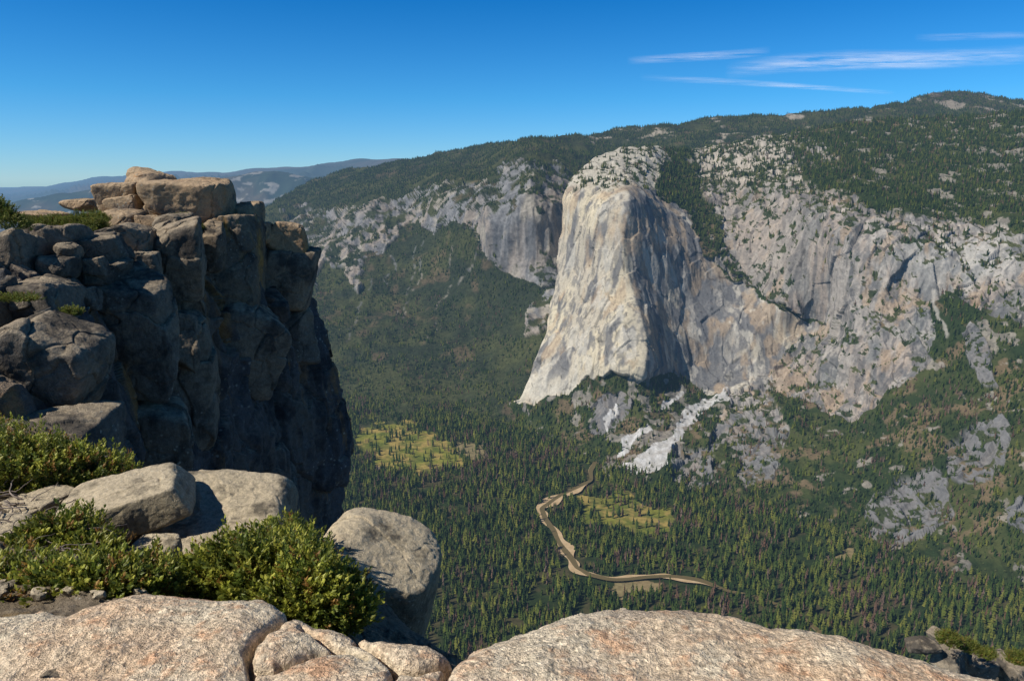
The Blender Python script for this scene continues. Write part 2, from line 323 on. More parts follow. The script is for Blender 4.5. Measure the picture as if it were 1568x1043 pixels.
def ribbon(name,pts,width,z,mat,off):
    pts=np.array(pts)[:,:2]; t=np.linspace(0,len(pts)-1,420); k=np.arange(len(pts))
    q=np.stack([np.interp(t,k,pts[:,0]),np.interp(t,k,pts[:,1])],-1)
    for _ in range(25): q[1:-1]=(q[:-2]+q[1:-1]*2+q[2:])/4
    tg=np.gradient(q,axis=0);tg/=np.linalg.norm(tg,axis=1,keepdims=True);nn=np.stack([-tg[:,1],tg[:,0]],-1)
    a,b=width(t);o=off(t)
    L=q+nn*(o+a)[:,None];Rr=q+nn*(o-b)[:,None]
    V=np.zeros((2,420,3));V[0,:,:2]=L;V[1,:,:2]=Rr;V[...,2]=z
    return mesh_np(name,V,gridq(2,420),mat)
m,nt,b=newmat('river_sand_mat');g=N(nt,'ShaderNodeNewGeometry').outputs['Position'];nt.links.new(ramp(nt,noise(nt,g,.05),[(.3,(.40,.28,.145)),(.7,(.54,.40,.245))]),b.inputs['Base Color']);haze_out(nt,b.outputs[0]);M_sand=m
m,nt,b=newmat('river_water_mat',.3);b.inputs['Base Color'].default_value=(.13,.10,.045,1);b.inputs['Specular IOR Level'].default_value=.08
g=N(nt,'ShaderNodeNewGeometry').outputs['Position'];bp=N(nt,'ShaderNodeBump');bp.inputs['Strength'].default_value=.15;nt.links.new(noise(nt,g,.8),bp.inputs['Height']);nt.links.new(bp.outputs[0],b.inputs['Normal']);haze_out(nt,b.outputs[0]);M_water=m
wsand=C([(0,1),(1,1),(2,4),(3,17),(4,23),(5,22),(6,11),(7,9),(8,20),(9,19),(10,13),(11,11),(12,5),(13,14),(14,11),(15,12),(16,3),(17,1),(20,1)])
ribbon('river_sandbank',rw,lambda t:(wsand(t)*(1.1+.4*np.sin(t*4.7)),wsand(t)*(.9+.5*np.sin(t*3.1+1))),FLOOR+5.5,M_sand,lambda t:0*t)
ribbon('river',rw,lambda t:(9+1.5*np.sin(t*3),8+2*np.sin(t*2.2+1)),FLOOR+5.9,M_water,lambda t:9*np.sin(t*1.35+.6))
dens=(~clear)*np.where(MD,.11*ss(.42,.5,fbm(W,30,3,61))*2,1.)*ss(.20,.42,fbm(W,60,3,88))
nF=scatter(W,dens*(PX>380)*(PX<1750)*ss(1500,1300,PY),1/130.,18,44,[.42,.28,.22,.08])
# --- distant hills + horizon plain
fD=tps([(-200,290,30000),(0,290,30000),(200,270,22000),(400,262,16000),(640,243,12000),(900,230,12000),(0,340,12000),(300,330,9000),(640,330,8000),(450,400,7000),(0,450,6000),(-200,450,6000),(300,290,14000)])
topD=C([(-400,289),(0,287),(70,285),(110,280),(140,272),(180,269),(215,265),(280,263),(340,264),(400,258),(450,256),(480,253),(540,245),(600,243),(640,243),(900,240)])
PX,PY,W,out=base_sheet(-300,900,235,450,1.6,fD,top=lambda x:topD(x)+.8*np.sin(x/9.)+.8*np.sin(x/23.),back=80)
n=normals(W);disp=(ridge(W,(2200,2200,2200),4,3)-.55)*700*ss(0,30,PY-topD(PX)+2);W2=W+n*disp[...,None]
col=mixc((.035,.045,.03),(.08,.065,.045),ss(.4,.65,fbm(W2,1500,4,2)))
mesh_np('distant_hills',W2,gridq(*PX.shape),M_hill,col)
topE=C([(-400,330),(0,312),(60,302),(100,296),(160,288),(250,284),(330,275),(380,266),(420,262),(470,270),(520,285),(700,300)])
PX,PY,W,out=base_sheet(-300,620,255,450,1.6,lambda x,y:9000+0*x,top=lambda x:topE(x)+1.2*np.sin(x/8.)+.8*np.sin(x/17.),back=60)
W[...,1]-=(PY-topE(PX))*14
n=normals(W);disp=(ridge(W,(900,900,1200),4,5)-.55)*260*ss(0,20,PY-topE(PX)+2);W2=W+n*disp[...,None]
col=mixc((.03,.042,.025),(.08,.065,.04),ss(.4,.65,fbm(W2,600,4,2)));col=mixc(col,(.30,.27,.23),ss(.60,.68,fbm(W2,(160,160,60),4,8)+.12*gs(PX,PY,400,268,40,6)-.05)*.8)
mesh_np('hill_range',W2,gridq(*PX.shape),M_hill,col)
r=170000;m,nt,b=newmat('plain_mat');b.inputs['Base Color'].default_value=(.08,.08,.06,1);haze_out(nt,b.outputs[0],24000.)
th=np.linspace(0,2*np.pi,97)[:-1];V=np.concatenate([[[0,0,-1450]],np.stack([r*np.cos(th),r*np.sin(th),0*th-1450],-1)]);k=np.arange(96)
mesh_np('ground',V,np.stack([0*k,1+k,1+(k+1)%96],-1),m)
print('far',time.time()-T0,nB,nB2,nR,nR2,nR3,nF)
# ------------------------------------------------------------ conifers
def tree_mat(name,c1,c2,haze=True,L=LH):
    m,nt,b=newmat(name,.9); o=N(nt,'ShaderNodeObjectInfo').outputs['Random']
    c=ramp(nt,o,[(0,c1),(1,c2)]); nt.links.new(c,b.inputs['Base Color']);b.inputs['Specular IOR Level'].default_value=.05
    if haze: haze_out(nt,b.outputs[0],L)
    return m
def conifer(name,mat,seed,dead=False,wid=.17,layers=8):
    r=random.Random(seed);V=[];Fc=[]
    for k in range(5): 
        a=k*2*math.pi/5;V.append((.018*math.cos(a),.018*math.sin(a),0))
    V.append((0,0,.98)); 
    for k in range(5): Fc.append((k,(k+1)%5,5))
    for i in range(layers):
        t=i/(layers-1); z0=.10+.80*t; rad=wid*(1-t)**.75+.02; h=.20*(1-t*.4)
        ns=9; top=len(V); ox,oy=r.uniform(-.01,.01),r.uniform(-.01,.01); V.append((ox,oy,min(1,z0+h))); ph=r.random()*6
        for k in range(ns):
            a=ph+k*2*math.pi/ns; q=rad*(r.uniform(.45,1.15) if k%2 else r.uniform(.25,.7)); V.append((q*math.cos(a)+ox,q*math.sin(a)+oy,z0-r.uniform(-.02,.05)))
        for k in range(ns):
            if dead and r.random()<.45: continue
            Fc.append((top,top+1+k,top+1+(k+1)%ns))
    me=bpy.data.meshes.new(name);me.from_pydata(V,[],Fc);me.materials.append(mat)
    return bpy.data.objects.new(name,me)
def gn_scatter(name,pts,scl,rot,idx,objs):
    coll=bpy.data.collections.new(name+'_parts')
    for o in objs: coll.objects.link(o)
    me=bpy.data.meshes.new(name);me.vertices.add(len(pts));me.vertices.foreach_set('co',np.ascontiguousarray(pts,dtype=np.float32).ravel())
    a=me.attributes.new('scl','FLOAT_VECTOR','POINT');a.data.foreach_set('vector',np.ascontiguousarray(scl,dtype=np.float32).ravel())
    a=me.attributes.new('rot','FLOAT_VECTOR','POINT');a.data.foreach_set('vector',np.ascontiguousarray(rot,dtype=np.float32).ravel())
    a=me.attributes.new('idx','INT','POINT');a.data.foreach_set('value',np.ascontiguousarray(idx,dtype=np.int32))
    ob=bpy.data.objects.new(name,me);SC.collection.objects.link(ob)
    ng=bpy.data.node_groups.new(name,'GeometryNodeTree')
    ng.interface.new_socket('Geometry',in_out='INPUT',socket_type='NodeSocketGeometry');ng.interface.new_socket('Geometry',in_out='OUTPUT',socket_type='NodeSocketGeometry')
    gi=ng.nodes.new('NodeGroupInput');go=ng.nodes.new('NodeGroupOutput');ip=ng.nodes.new('GeometryNodeInstanceOnPoints');ci=ng.nodes.new('GeometryNodeCollectionInfo')
    ci.inputs['Collection'].default_value=coll;ci.inputs['Separate Children'].default_value=True;ci.inputs['Reset Children'].default_value=True
    def na(nm,t):
        q=ng.nodes.new('GeometryNodeInputNamedAttribute');q.data_type=t;q.inputs[0].default_value=nm
        return [o for o in q.outputs if o.enabled and o.name=='Attribute'][0]
    er=ng.nodes.new('FunctionNodeEulerToRotation')
    ng.links.new(gi.outputs[0],ip.inputs['Points']);ng.links.new(ci.outputs[0],ip.inputs['Instance']);ip.inputs['Pick Instance'].default_value=True
    ng.links.new(na('idx','INT'),ip.inputs['Instance Index']);ng.links.new(na('scl','FLOAT_VECTOR'),ip.inputs['Scale'])
    ng.links.new(na('rot','FLOAT_VECTOR'),er.inputs[0]);ng.links.new(er.outputs[0],ip.inputs['Rotation']);ng.links.new(ip.outputs[0],go.inputs[0])
    md=ob.modifiers.new('scatter','NODES');md.node_group=ng
    return ob
Ta=tree_mat('conifer_green',(.030,.055,.013),(.080,.105,.024));Tb=tree_mat('conifer_dark',(.017,.034,.012),(.042,.060,.018));Tc=tree_mat('conifer_olive',(.08,.10,.018),(.145,.145,.03));Td=tree_mat('conifer_dead',(.14,.075,.045),(.17,.12,.09))
objs=[conifer('a_conifer',Ta,1),conifer('b_conifer',Tb,2,wid=.14),conifer('c_conifer',Tc,3,wid=.21,layers=6),conifer('d_conifer',Td,4,dead=True,wid=.13)]
pts=np.concatenate(tree_pts);s=np.concatenate(tree_s);idx=np.concatenate(tree_i);n_=len(pts);pts[:,2]-=.8
rot=np.zeros((n_,3));rot[:,2]=rng.random(n_)*6.28;rot[:,:2]=rng.normal(0,.03,(n_,2))
dn=fbm(pts,(110,110,400),3,99);idx=np.where((dn>.62)&(rng.random(n_)<.45)&(pts[:,2]<-700),3,idx)
dn2=fbm(pts,(60,60,400),3,199);idx=np.where((dn2>.58)&(idx==1)&(pts[:,2]<-900),2,idx)
wd=rng.uniform(.8,1.25,n_)*s*1.15
gn_scatter('conifer_forest',pts,np.stack([wd,wd,s],-1),rot,idx,objs)
def blob(name,mat,seed):
    import bmesh
    bm=bmesh.new();bmesh.ops.create_icosphere(bm,subdivisions=2,radius=1);r=random.Random(seed)
    for v in bm.verts: v.co*=r.uniform(.65,1.2); v.co.z*=.75
    me=bpy.data.meshes.new(name);bm.to_mesh(me);me.materials.append(mat);return bpy.data.objects.new(name,me)
Br=tree_mat('brush_green',(.030,.048,.018),(.090,.095,.034))
bp_=np.concatenate(brush_pts);bs=np.concatenate(brush_s);n_=len(bp_);rot=np.zeros((n_,3));rot[:,2]=rng.random(n_)*6.28
gn_scatter('brush_thicket',bp_,np.stack([bs*.6,bs*.6,bs*.5],-1),rot,rng.integers(0,2,n_),[blob('a_brush',Br,1),blob('b_brush',Br,2)])
print('trees',len(pts),len(bp_),time.time()-T0)
# ------------------------------------------------------------ near rock materials
def rock_mat(name,base,alt,dark,ochre,sc=1.,och=.62,spk=.5,bump=.03,top=None,dk=(.50,.62)):
    m,nt,b=newmat(name,.88);gg=N(nt,'ShaderNodeNewGeometry');g=gg.outputs['Position']
    n1=noise(nt,g,.45*sc,5,.6);n2=noise(nt,g,1.7*sc,5,.65);n3=noise(nt,g,14*sc,5,.7);n4=noise(nt,g,70*sc,2,.7)
    c=mix(nt,base,alt,ramp(nt,n1,[(.4,0),(.6,1)]))
    mp=N(nt,'ShaderNodeMapping');mp.inputs['Scale'].default_value=(1,1,.22);mp.inputs['Location'].default_value=(7,3,1);nt.links.new(g,mp.inputs[0])
    n6=noise(nt,mp.outputs[0],.9*sc,5,.6);c=mix(nt,c,ochre,ramp(nt,n6,[(och,0),(och+.06,.8)]))
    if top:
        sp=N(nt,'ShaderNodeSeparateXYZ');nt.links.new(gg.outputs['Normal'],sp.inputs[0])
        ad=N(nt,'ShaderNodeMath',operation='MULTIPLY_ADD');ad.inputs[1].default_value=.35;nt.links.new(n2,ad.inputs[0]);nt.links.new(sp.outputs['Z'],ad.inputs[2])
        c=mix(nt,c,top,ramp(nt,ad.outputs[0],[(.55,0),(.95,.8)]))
    c=mix(nt,c,dark,ramp(nt,n2,[(dk[0],0),(dk[1],.85)]))
    v=N(nt,'ShaderNodeTexVoronoi');v.inputs['Scale'].default_value=9*sc;nt.links.new(g,v.inputs['Vector'])
    c=mix(nt,c,(.42,.42,.36),mix(nt,(0,0,0),ramp(nt,v.outputs['Distance'],[(.12,.5),(.22,0)]),ramp(nt,n1,[(.5,0),(.6,1)])))
    c=mix(nt,c,ramp(nt,n3,[(.3,.5),(.7,1.5)]),spk,'MULTIPLY');c=mix(nt,c,ramp(nt,n4,[(.3,.6),(.7,1.4)]),spk,'MULTIPLY')
    nt.links.new(c,b.inputs['Base Color'])
    ad=N(nt,'ShaderNodeMath',operation='MULTIPLY_ADD');ad.inputs[1].default_value=.35;nt.links.new(n4,ad.inputs[0]);nt.links.new(n3,ad.inputs[2])
    bp=N(nt,'ShaderNodeBump');bp.inputs['Strength'].default_value=.9;bp.inputs['Distance'].default_value=bump;nt.links.new(ad.outputs[0],bp.inputs['Height']);nt.links.new(bp.outputs[0],b.inputs['Normal'])
    return m
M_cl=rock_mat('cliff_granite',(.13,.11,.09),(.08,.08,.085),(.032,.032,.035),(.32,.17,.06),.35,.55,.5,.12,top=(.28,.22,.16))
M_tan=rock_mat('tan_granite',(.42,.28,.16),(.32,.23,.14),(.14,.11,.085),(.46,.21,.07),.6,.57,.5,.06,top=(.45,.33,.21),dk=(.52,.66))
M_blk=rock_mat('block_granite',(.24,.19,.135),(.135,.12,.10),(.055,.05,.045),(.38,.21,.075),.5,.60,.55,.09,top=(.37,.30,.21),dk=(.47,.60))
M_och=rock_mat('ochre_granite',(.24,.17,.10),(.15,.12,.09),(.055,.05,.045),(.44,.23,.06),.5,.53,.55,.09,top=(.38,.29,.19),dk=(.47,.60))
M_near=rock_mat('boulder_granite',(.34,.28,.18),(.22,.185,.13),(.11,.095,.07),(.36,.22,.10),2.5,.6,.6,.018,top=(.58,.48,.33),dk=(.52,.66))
def cubesphere(k):
    t=np.tan(np.linspace(-np.pi/4,np.pi/4,k));U,Vv=np.meshgrid(t,t);o=np.ones_like(U);Vs=[];Qs=[]
    for f,(a,b_,c) in enumerate([(o,U,Vv),(-o,-U,Vv),(-U,o,Vv),(U,-o,Vv),(U,Vv,o),(-U,Vv,-o)]):
        Vs.append(np.stack([a,b_,c],-1).reshape(-1,3));Qs.append(gridq(k,k)+f*k*k)
    V=np.concatenate(Vs);return V/np.linalg.norm(V,axis=1,keepdims=True),np.concatenate(Qs)
def rockv(c,size,yaw=0,tilt=0,roll=0,seed=0,cuts=9,k=56,p=20,nz=.05,cutd=(.62,.95),crack=.3):
    r=np.random.default_rng(seed);D,Q=cubesphere(k)
    nn=[(1,0,0),(-1,0,0),(0,1,0),(0,-1,0),(0,0,1),(0,0,-1)];dd=list(r.uniform(.88,1.,6))
    nn=[np.array(a)+r.normal(0,.16,3) for a in nn]
    for _ in range(cuts):
        v=r.normal(0,1,3);v/=np.linalg.norm(v);nn.append(v);dd.append(np.abs(v).sum()*r.uniform(*cutd)*.85)
    nn=np.array([a/np.linalg.norm(a) for a in nn]);dd=np.array(dd)
    q=np.clip(D@nn.T/dd,0,None);mxq=q.max(1);rad=1/(mxq*(((q/mxq[:,None])**p).sum(1)**(1/p)));V=D*rad[:,None]*np.array(size)/2
    cy,sy=math.cos(yaw),math.sin(yaw);ct,st_=math.cos(tilt),math.sin(tilt);cr,sr=math.cos(roll),math.sin(roll)
    Ry=np.array([[cr,0,sr],[0,1,0],[-sr,0,cr]]);Rx=np.array([[1,0,0],[0,ct,-st_],[0,st_,ct]]);Rz=np.array([[cy,-sy,0],[sy,cy,0],[0,0,1]])
    M=Rz@Rx@Ry;V=V@M.T;Dn=D@M.T;m=max(size);q=V+seed*3.7
    dsp=(fbm(q,m*.5,4)-.5)*nz*m*1.8+(ridge(q,m*.22,3,4)-.5)*nz*m*.5+(fbm(q,m*.06,4)-.5)*nz*m*.4
    if crack>0:
        q2=q+(fbm(q,m*.3,3,9)[:,None]-.5)*m*.25
        wr,wf,we=worley(q2,m*.45);dsp+=(wr-.5)*nz*m*.8*crack/.3+wf*nz*m*.8*crack/.3-(1-ss(0,.05,we))*nz*m*crack
    V=V+Dn*dsp[:,None]
    return V+np.asarray(c),Q
def block(x0,y0,x1,y1,d,depth,**kw):
    c=P((x0+x1)/2,(y0+y1)/2,d+depth*.35);w=(x1-x0)/FOC*d;h=(y1-y0)/FOC*d
    return rockv(c,(w*1.06,depth,h*1.08),**kw)
def join(name,parts,mat,parent=None):
    Vs=[];Qs=[];o=0
    for V,Q in parts: Vs.append(V);Qs.append(Q+o);o+=len(V)
    return mesh_np(name,np.concatenate(Vs),np.concatenate(Qs),mat,parent=parent)
# ------------------------------------------------------------ left promontory
cliff=bpy.data.objects.new('granite_promontory',None);SC.collection.objects.link(cliff)
fC=tps([(-150,640,14),(-150,380,23),(0,640,15.5),(0,380,24),(120,560,20),(120,400,25),(220,420,27),(240,540,25.5),(200,700,22),(265,380,29),(275,560,26.5),(300,800,27),(350,340,33),(340,600,30.5),(440,370,37),(440,520,36),(440,700,35.5),(530,660,41),(525,850,41.5),(470,480,39.5),(-150,850,12),(0,850,15)])
rC=C([(300,345),(322,385),(352,425),(385,448),(430,460),(470,470),(500,482),(520,494),(545,503),(575,508),(600,513),(625,523),(650,533),(680,538),(705,536),(740,527),(800,526),(900,530)])
tC=C([(-200,372),(0,372),(60,372),(130,382),(180,362),(240,352),(350,352),(400,358),(470,362),(600,362)])
PX,PY,W,out=base_sheet(-160,560,340,900,1.0,fC,top=tC,right=lambda y:rC(y)+2*np.sin(y/9.)+1.5*np.sin(y/4.),back=.2)
n=normals(W);low=ss(470,640,PY)
Wj=W.copy();Wj[...,0]+=.25*W[...,2]+(fbm(W,2.,3)-.5)*1.2;Wj[...,2]+=(fbm(W,2.,3,5)-.5)*1.2
w1,f1,e1=worley(Wj,(2.8,2.8,6.2));w2,f2,e2=worley(Wj,(1.0,1.0,2.4),5.)
disp=(ridge(W,(6,6,16),3)-.55)*2.4+((w1-.5)*1.4+f1*2.0-(1-ss(0,.06,e1))*.4)*(1-.6*low)+((w2-.5)*.35+f2*.7-(1-ss(0,.06,e2))*.12)*(1-.6*low)+(ridge(W,(.8,.8,5),3,7)-.5)*.45+(fbm(W,.4,3)-.5)*.14
disp*=ss(0,16,rC(PY)-PX+3)*ss(-3,22,PY-tC(PX))*np.exp(-out/5.)
W2=W+n*disp[...,None]
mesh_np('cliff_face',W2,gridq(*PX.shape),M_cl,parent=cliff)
B=lambda *a,**k:block(*a,**k)
rd=dict(p=12,crack=.18,nz=.05,cuts=8,cutd=(.66,.98))
tanp=[B(154,277,214,326,31,2.2,yaw=.3,seed=3,roll=-.1,**rd),B(198,263,264,334,31.5,2.4,yaw=-.2,seed=104,tilt=.1,roll=.1,**rd),B(246,274,358,346,31,3.2,yaw=.15,roll=.24,seed=105,k=80,**rd),B(152,318,230,360,30,2.2,yaw=-.1,seed=6,p=14,nz=.05),B(226,304,268,346,31,1.5,seed=7,**rd),B(108,303,148,323,33,1.6,seed=8,**rd),
 B(354,312,402,348,33,1.8,yaw=.2,seed=9,p=14),B(360,342,414,378,33,2,yaw=-.2,seed=10,p=14),B(408,340,470,396,34,2,yaw=.2,seed=11,p=14),B(215,330,250,352,30,1.2,seed=12),B(40,324,100,350,31,2,seed=13,**rd),B(178,300,215,330,30.6,1.4,seed=14,**rd)]
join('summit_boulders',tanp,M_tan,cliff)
och=[B(298,338,395,475,30.5,3.2,yaw=.3,seed=21,k=90),B(305,350,345,420,29.4,1.5,yaw=.2,seed=90)]
join('stained_blocks',och,M_och,cliff)
bl=[B(388,378,477,482,34,3.6,yaw=.25,roll=.15,seed=20),B(228,342,312,480,27,2.8,yaw=.2,seed=22,k=80),B(48,344,126,408,22,1.9,yaw=-.2,seed=23,p=12),B(-40,352,62,450,20.5,2.4,yaw=.2,seed=24,p=12),
 B(122,360,192,408,23,1.7,seed=25,yaw=.3),B(160,345,240,392,25.5,2.2,yaw=.1,seed=26),B(136,423,268,590,23,2.8,yaw=.3,tilt=.12,roll=.08,seed=27,cuts=11,k=100),B(-20,478,158,665,16.5,2.6,yaw=.25,tilt=.2,roll=.1,seed=28,cuts=12,k=110,p=16),
 B(180,384,250,442,25,2,seed=29,yaw=.4),B(306,450,440,595,30.5,3.2,yaw=.3,tilt=.2,seed=30,cuts=14,k=100),B(0,430,110,505,19,2,seed=31,yaw=.1),B(100,398,185,445,22.5,1.8,seed=32,yaw=-.2),B(240,475,325,700,27,3,seed=33,yaw=.6,k=80),B(170,600,290,790,23.5,3,seed=34,yaw=.5,k=80),
 B(400,460,478,560,35.5,3,seed=35,yaw=.6),B(60,392,112,432,21,1.2,seed=36,p=12),B(20,640,175,760,15,2.4,seed=37,yaw=.3),B(-60,440,20,500,18,1.5,seed=38,p=12),B(150,440,200,480,23.5,1.,seed=39,yaw=.2),
 B(130,395,165,420,22,.8,seed=80),B(85,372,120,398,21.5,.8,seed=81),B(20,448,60,474,18.6,.7,seed=82),B(190,402,225,426,24,.9,seed=83),B(110,440,150,470,21.5,.9,seed=84),B(240,330,290,356,29,1.4,seed=85),B(250,470,300,560,26.,1.5,yaw=.5,seed=91)]
join('cliff_blocks',bl,M_blk,cliff)
# ------------------------------------------------------------ foreground ledge
def slab_mat():
    m,nt,b=newmat('pink_granite',.85);g=N(nt,'ShaderNodeNewGeometry').outputs['Position']
    n1=noise(nt,g,1.6,5,.65);n2=noise(nt,g,7,5,.7);n3=noise(nt,g,45,4,.75);n4=noise(nt,g,160,2,.7);n5=noise(nt,g,3.2,6,.7)
    c=mix(nt,(.68,.57,.41),(.66,.47,.30),ramp(nt,n1,[(.42,0),(.60,1)]))
    c=mix(nt,c,(.60,.29,.14),ramp(nt,n2,[(.53,0),(.66,.6)]));c=mix(nt,c,(.38,.34,.28),ramp(nt,n5,[(.54,0),(.66,.6)]))
    v=N(nt,'ShaderNodeTexVoronoi');v.inputs['Scale'].default_value=75;nt.links.new(g,v.inputs['Vector'])
    hs=N(nt,'ShaderNodeSeparateColor');nt.links.new(v.outputs['Color'],hs.inputs[0])
    c=mix(nt,c,ramp(nt,hs.outputs[0],[(0,.5),(.2,.85),(.8,1.15),(1,1.5)]),.8,'MULTIPLY')
    c=mix(nt,c,ramp(nt,n3,[(.3,.5),(.7,1.5)]),.8,'MULTIPLY');c=mix(nt,c,ramp(nt,n4,[(.3,.6),(.7,1.4)]),.6,'MULTIPLY')
    nt.links.new(c,b.inputs['Base Color'])
    a1=N(nt,'ShaderNodeMath',operation='MULTIPLY_ADD');a1.inputs[1].default_value=.4;nt.links.new(n3,a1.inputs[0]);nt.links.new(n2,a1.inputs[2])
    a2=N(nt,'ShaderNodeMath',operation='MULTIPLY_ADD');a2.inputs[1].default_value=.15;nt.links.new(n4,a2.inputs[0]);nt.links.new(a1.outputs[0],a2.inputs[2])
    bp=N(nt,'ShaderNodeBump');bp.inputs['Strength'].default_value=1.;bp.inputs['Distance'].default_value=.045;nt.links.new(a2.outputs[0],bp.inputs['Height']);nt.links.new(bp.outputs[0],b.inputs['Normal'])
    return m
M_slab=slab_mat()
tS=C([(-300,930),(0,921),(60,917),(100,924),(170,905),(250,893),(330,896),(400,902),(440,920),(480,946),(540,960),(600,971),(650,976),(690,988),(710,985),(735,974),(800,955),(860,930),(930,915),(1000,909),(1100,913),(1180,934),(1300,958),(1400,983),(1500,1010),(1568,1034),(1750,1090)])
def dS(x,y): return -1.6/(-SP+(521.5-y)/FOC*CP)
PX,PY,W,out=base_sheet(-250,1760,880,1420,1.4,dS,top=lambda x:tS(x)+1.5*np.sin(x/13.)+1.*np.sin(x/5.3),back=.004,inward=1.3)
e=np.maximum(PY-tS(PX),0)
lines=[([(445,912),(432,940),(400,968),(374,1000),(380,1020),(420,1024),(470,1000),(520,985)],1.),([(540,965),(575,985),(600,1015),(640,1022),(680,1010),(702,982)],.9),([(675,1070),(690,1015),(704,982)],.8),([(600,1015),(585,1070)],.5),([(380,1022),(388,1080)],.5),([(460,955),(520,985),(560,1000)],.5)]
nx_=70*(fbm(W,.22,4,3)-.5)
z=(fbm(W,1.1,3,1)-.5)*.11+(fbm(W,.3,4,5)-.5)*.055+(ridge(W,.16,3,5)-.5)*.014+(fbm(W,.04,3,5)-.5)*.012
for l,a_ in lines:
    g_=pdist(PX+nx_*.35,PY+nx_*.2,l); z-=a_*(.085*np.exp(-(g_/5.)**2)+.018*np.exp(-(g_/22.)**2))
z-=.05*np.exp(-e/18.)
W[...,2]+=z
W[...,2]-=np.minimum(out,60)*.004+np.maximum(out,0)*.02
mesh_np('granite_ledge',W,gridq(*PX.shape),M_slab)
m=rock_mat('dirt_mat',(.20,.155,.10),(.28,.225,.16),(.10,.075,.05),(.25,.17,.08),3.,.6,.6,.03)
fG=tps([(-200,610,7.6),(0,630,7.0),(0,760,5.2),(0,900,3.5),(200,715,6.8),(200,820,5.3),(200,905,3.5),(430,800,6.8),(300,820,5.8),(300,880,4.6),(480,950,3.7),(430,900,4.4),(600,880,5.2),(680,975,4.3),(-200,900,3.3),(-200,760,4.8),(-200,1050,2.6),(700,1100,3.4)])
tG=C([(-200,615),(0,632),(60,640),(120,662),(200,712),(290,745),(430,790),(480,830),(560,900),(640,960),(700,1000)])
PX,PY,W,out=base_sheet(-250,700,600,1060,1.6,fG,top=tG,back=.03,inward=1.)
W[...,2]+=(fbm(W,.7,4)-.5)*.25+(fbm(W,.12,3)-.5)*.06+(fbm(W,.03,2)-.5)*.02-out*.01
mesh_np('hillside_ground',W,gridq(*PX.shape),m)
def nb(name,parts): join(name,parts,M_near)
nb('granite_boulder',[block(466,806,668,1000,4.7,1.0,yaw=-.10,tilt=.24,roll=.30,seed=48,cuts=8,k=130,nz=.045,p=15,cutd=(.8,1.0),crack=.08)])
nb('granite_boulder',[block(200,760,445,885,5.0,1.1,yaw=.15,tilt=.30,roll=-.05,seed=42,cuts=7,k=130,nz=.04,p=14,crack=.07,cutd=(.75,1.0))])
nb('granite_boulder',[block(96,742,292,796,4.9,.62,yaw=.22,tilt=.10,roll=-.12,seed=149,cuts=7,k=130,nz=.035,p=18,cutd=(.78,1.05),crack=.1)])
nb('granite_boulder',[block(-60,800,60,880,4.3,.6,yaw=.2,seed=44,k=80,nz=.04,p=10)])
nb('granite_boulder',[block(10,755,95,800,5.,.5,yaw=-.3,seed=45,k=60,nz=.04,p=10)])
nb('granite_boulder',[block(190,835,270,880,4.5,.4,yaw=-.3,tilt=.2,seed=46,k=60,nz=.04,p=10)])
rr=np.random.default_rng(12);st_=[]
for i in range(90):
    x,y=rr.uniform(-20,330),rr.uniform(800,915);w_=rr.uniform(4,20);d=float(fG(np.array([x]),np.array([y]))[0])
    st_.append(block(x-w_/2,y-w_*.35,x+w_/2,y+w_*.35,d-.05,w_/FOC*d,yaw=rr.uniform(0,3),seed=200+i,k=14,nz=.05,p=14,crack=0))
join('loose_stones',st_,M_near)
rb=[block(x-w/2,y-h/2,x+w/2,y+h/2,34+i*.3,1.2,yaw=i*.7,seed=60+i,k=30,nz=.05) for i,(x,y,w,h) in enumerate([(1410,988,40,16),(1455,1002,55,24),(1500,1014,50,26),(1545,1024,60,30),(1590,1036,70,50),(1440,978,30,14),(1480,1040,90,40),(1560,1055,110,50)])]
join('rock_outcrop',rb,M_blk)
# ------------------------------------------------------------ shrubs
def leafmat(name,c1,c2):
    m,nt,b=newmat(name,.5);o=N(nt,'ShaderNodeObjectInfo').outputs['Random'];g=N(nt,'ShaderNodeNewGeometry')
    c=ramp(nt,o,[(0,c1),(1,c2)]);n_=noise(nt,g.outputs['Position'],5,2);c=mix(nt,c,ramp(nt,n_,[(.35,.65),(.65,1.3)]),1.,'MULTIPLY')
    nt.links.new(c,b.inputs['Base Color']);b.inputs['Specular IOR Level'].default_value=.35
    t=N(nt,'ShaderNodeBsdfTranslucent');nt.links.new(c,t.inputs[0]);mx=N(nt,'ShaderNodeMixShader');mx.inputs[0].default_value=.35
    nt.links.new(b.outputs[0],mx.inputs[1]);nt.links.new(t.outputs[0],mx.inputs[2]);nt.links.new(mx.outputs[0],nt.nodes['Material Output'].inputs[0]);return m
L1=leafmat('leaf_mat',(.21,.24,.025),(.45,.43,.07));L2=leafmat('leaf_dark_mat',(.10,.14,.02),(.22,.25,.045));Lr=leafmat('leaf_red_mat',(.26,.13,.03),(.34,.20,.05));Lm=leafmat('leaf_shrub_mat',(.12,.14,.02),(.28,.27,.05))
m,nt,b=newmat('twig_mat');b.inputs['Base Color'].default_value=(.13,.10,.08,1);M_tw=m
m,nt,b=newmat('dead_wood_mat');g=N(nt,'ShaderNodeNewGeometry').outputs['Position'];nt.links.new(ramp(nt,noise(nt,g,30),[(.3,(.14,.11,.09)),(.7,(.30,.25,.21))]),b.inputs['Base Color']);M_dw=m
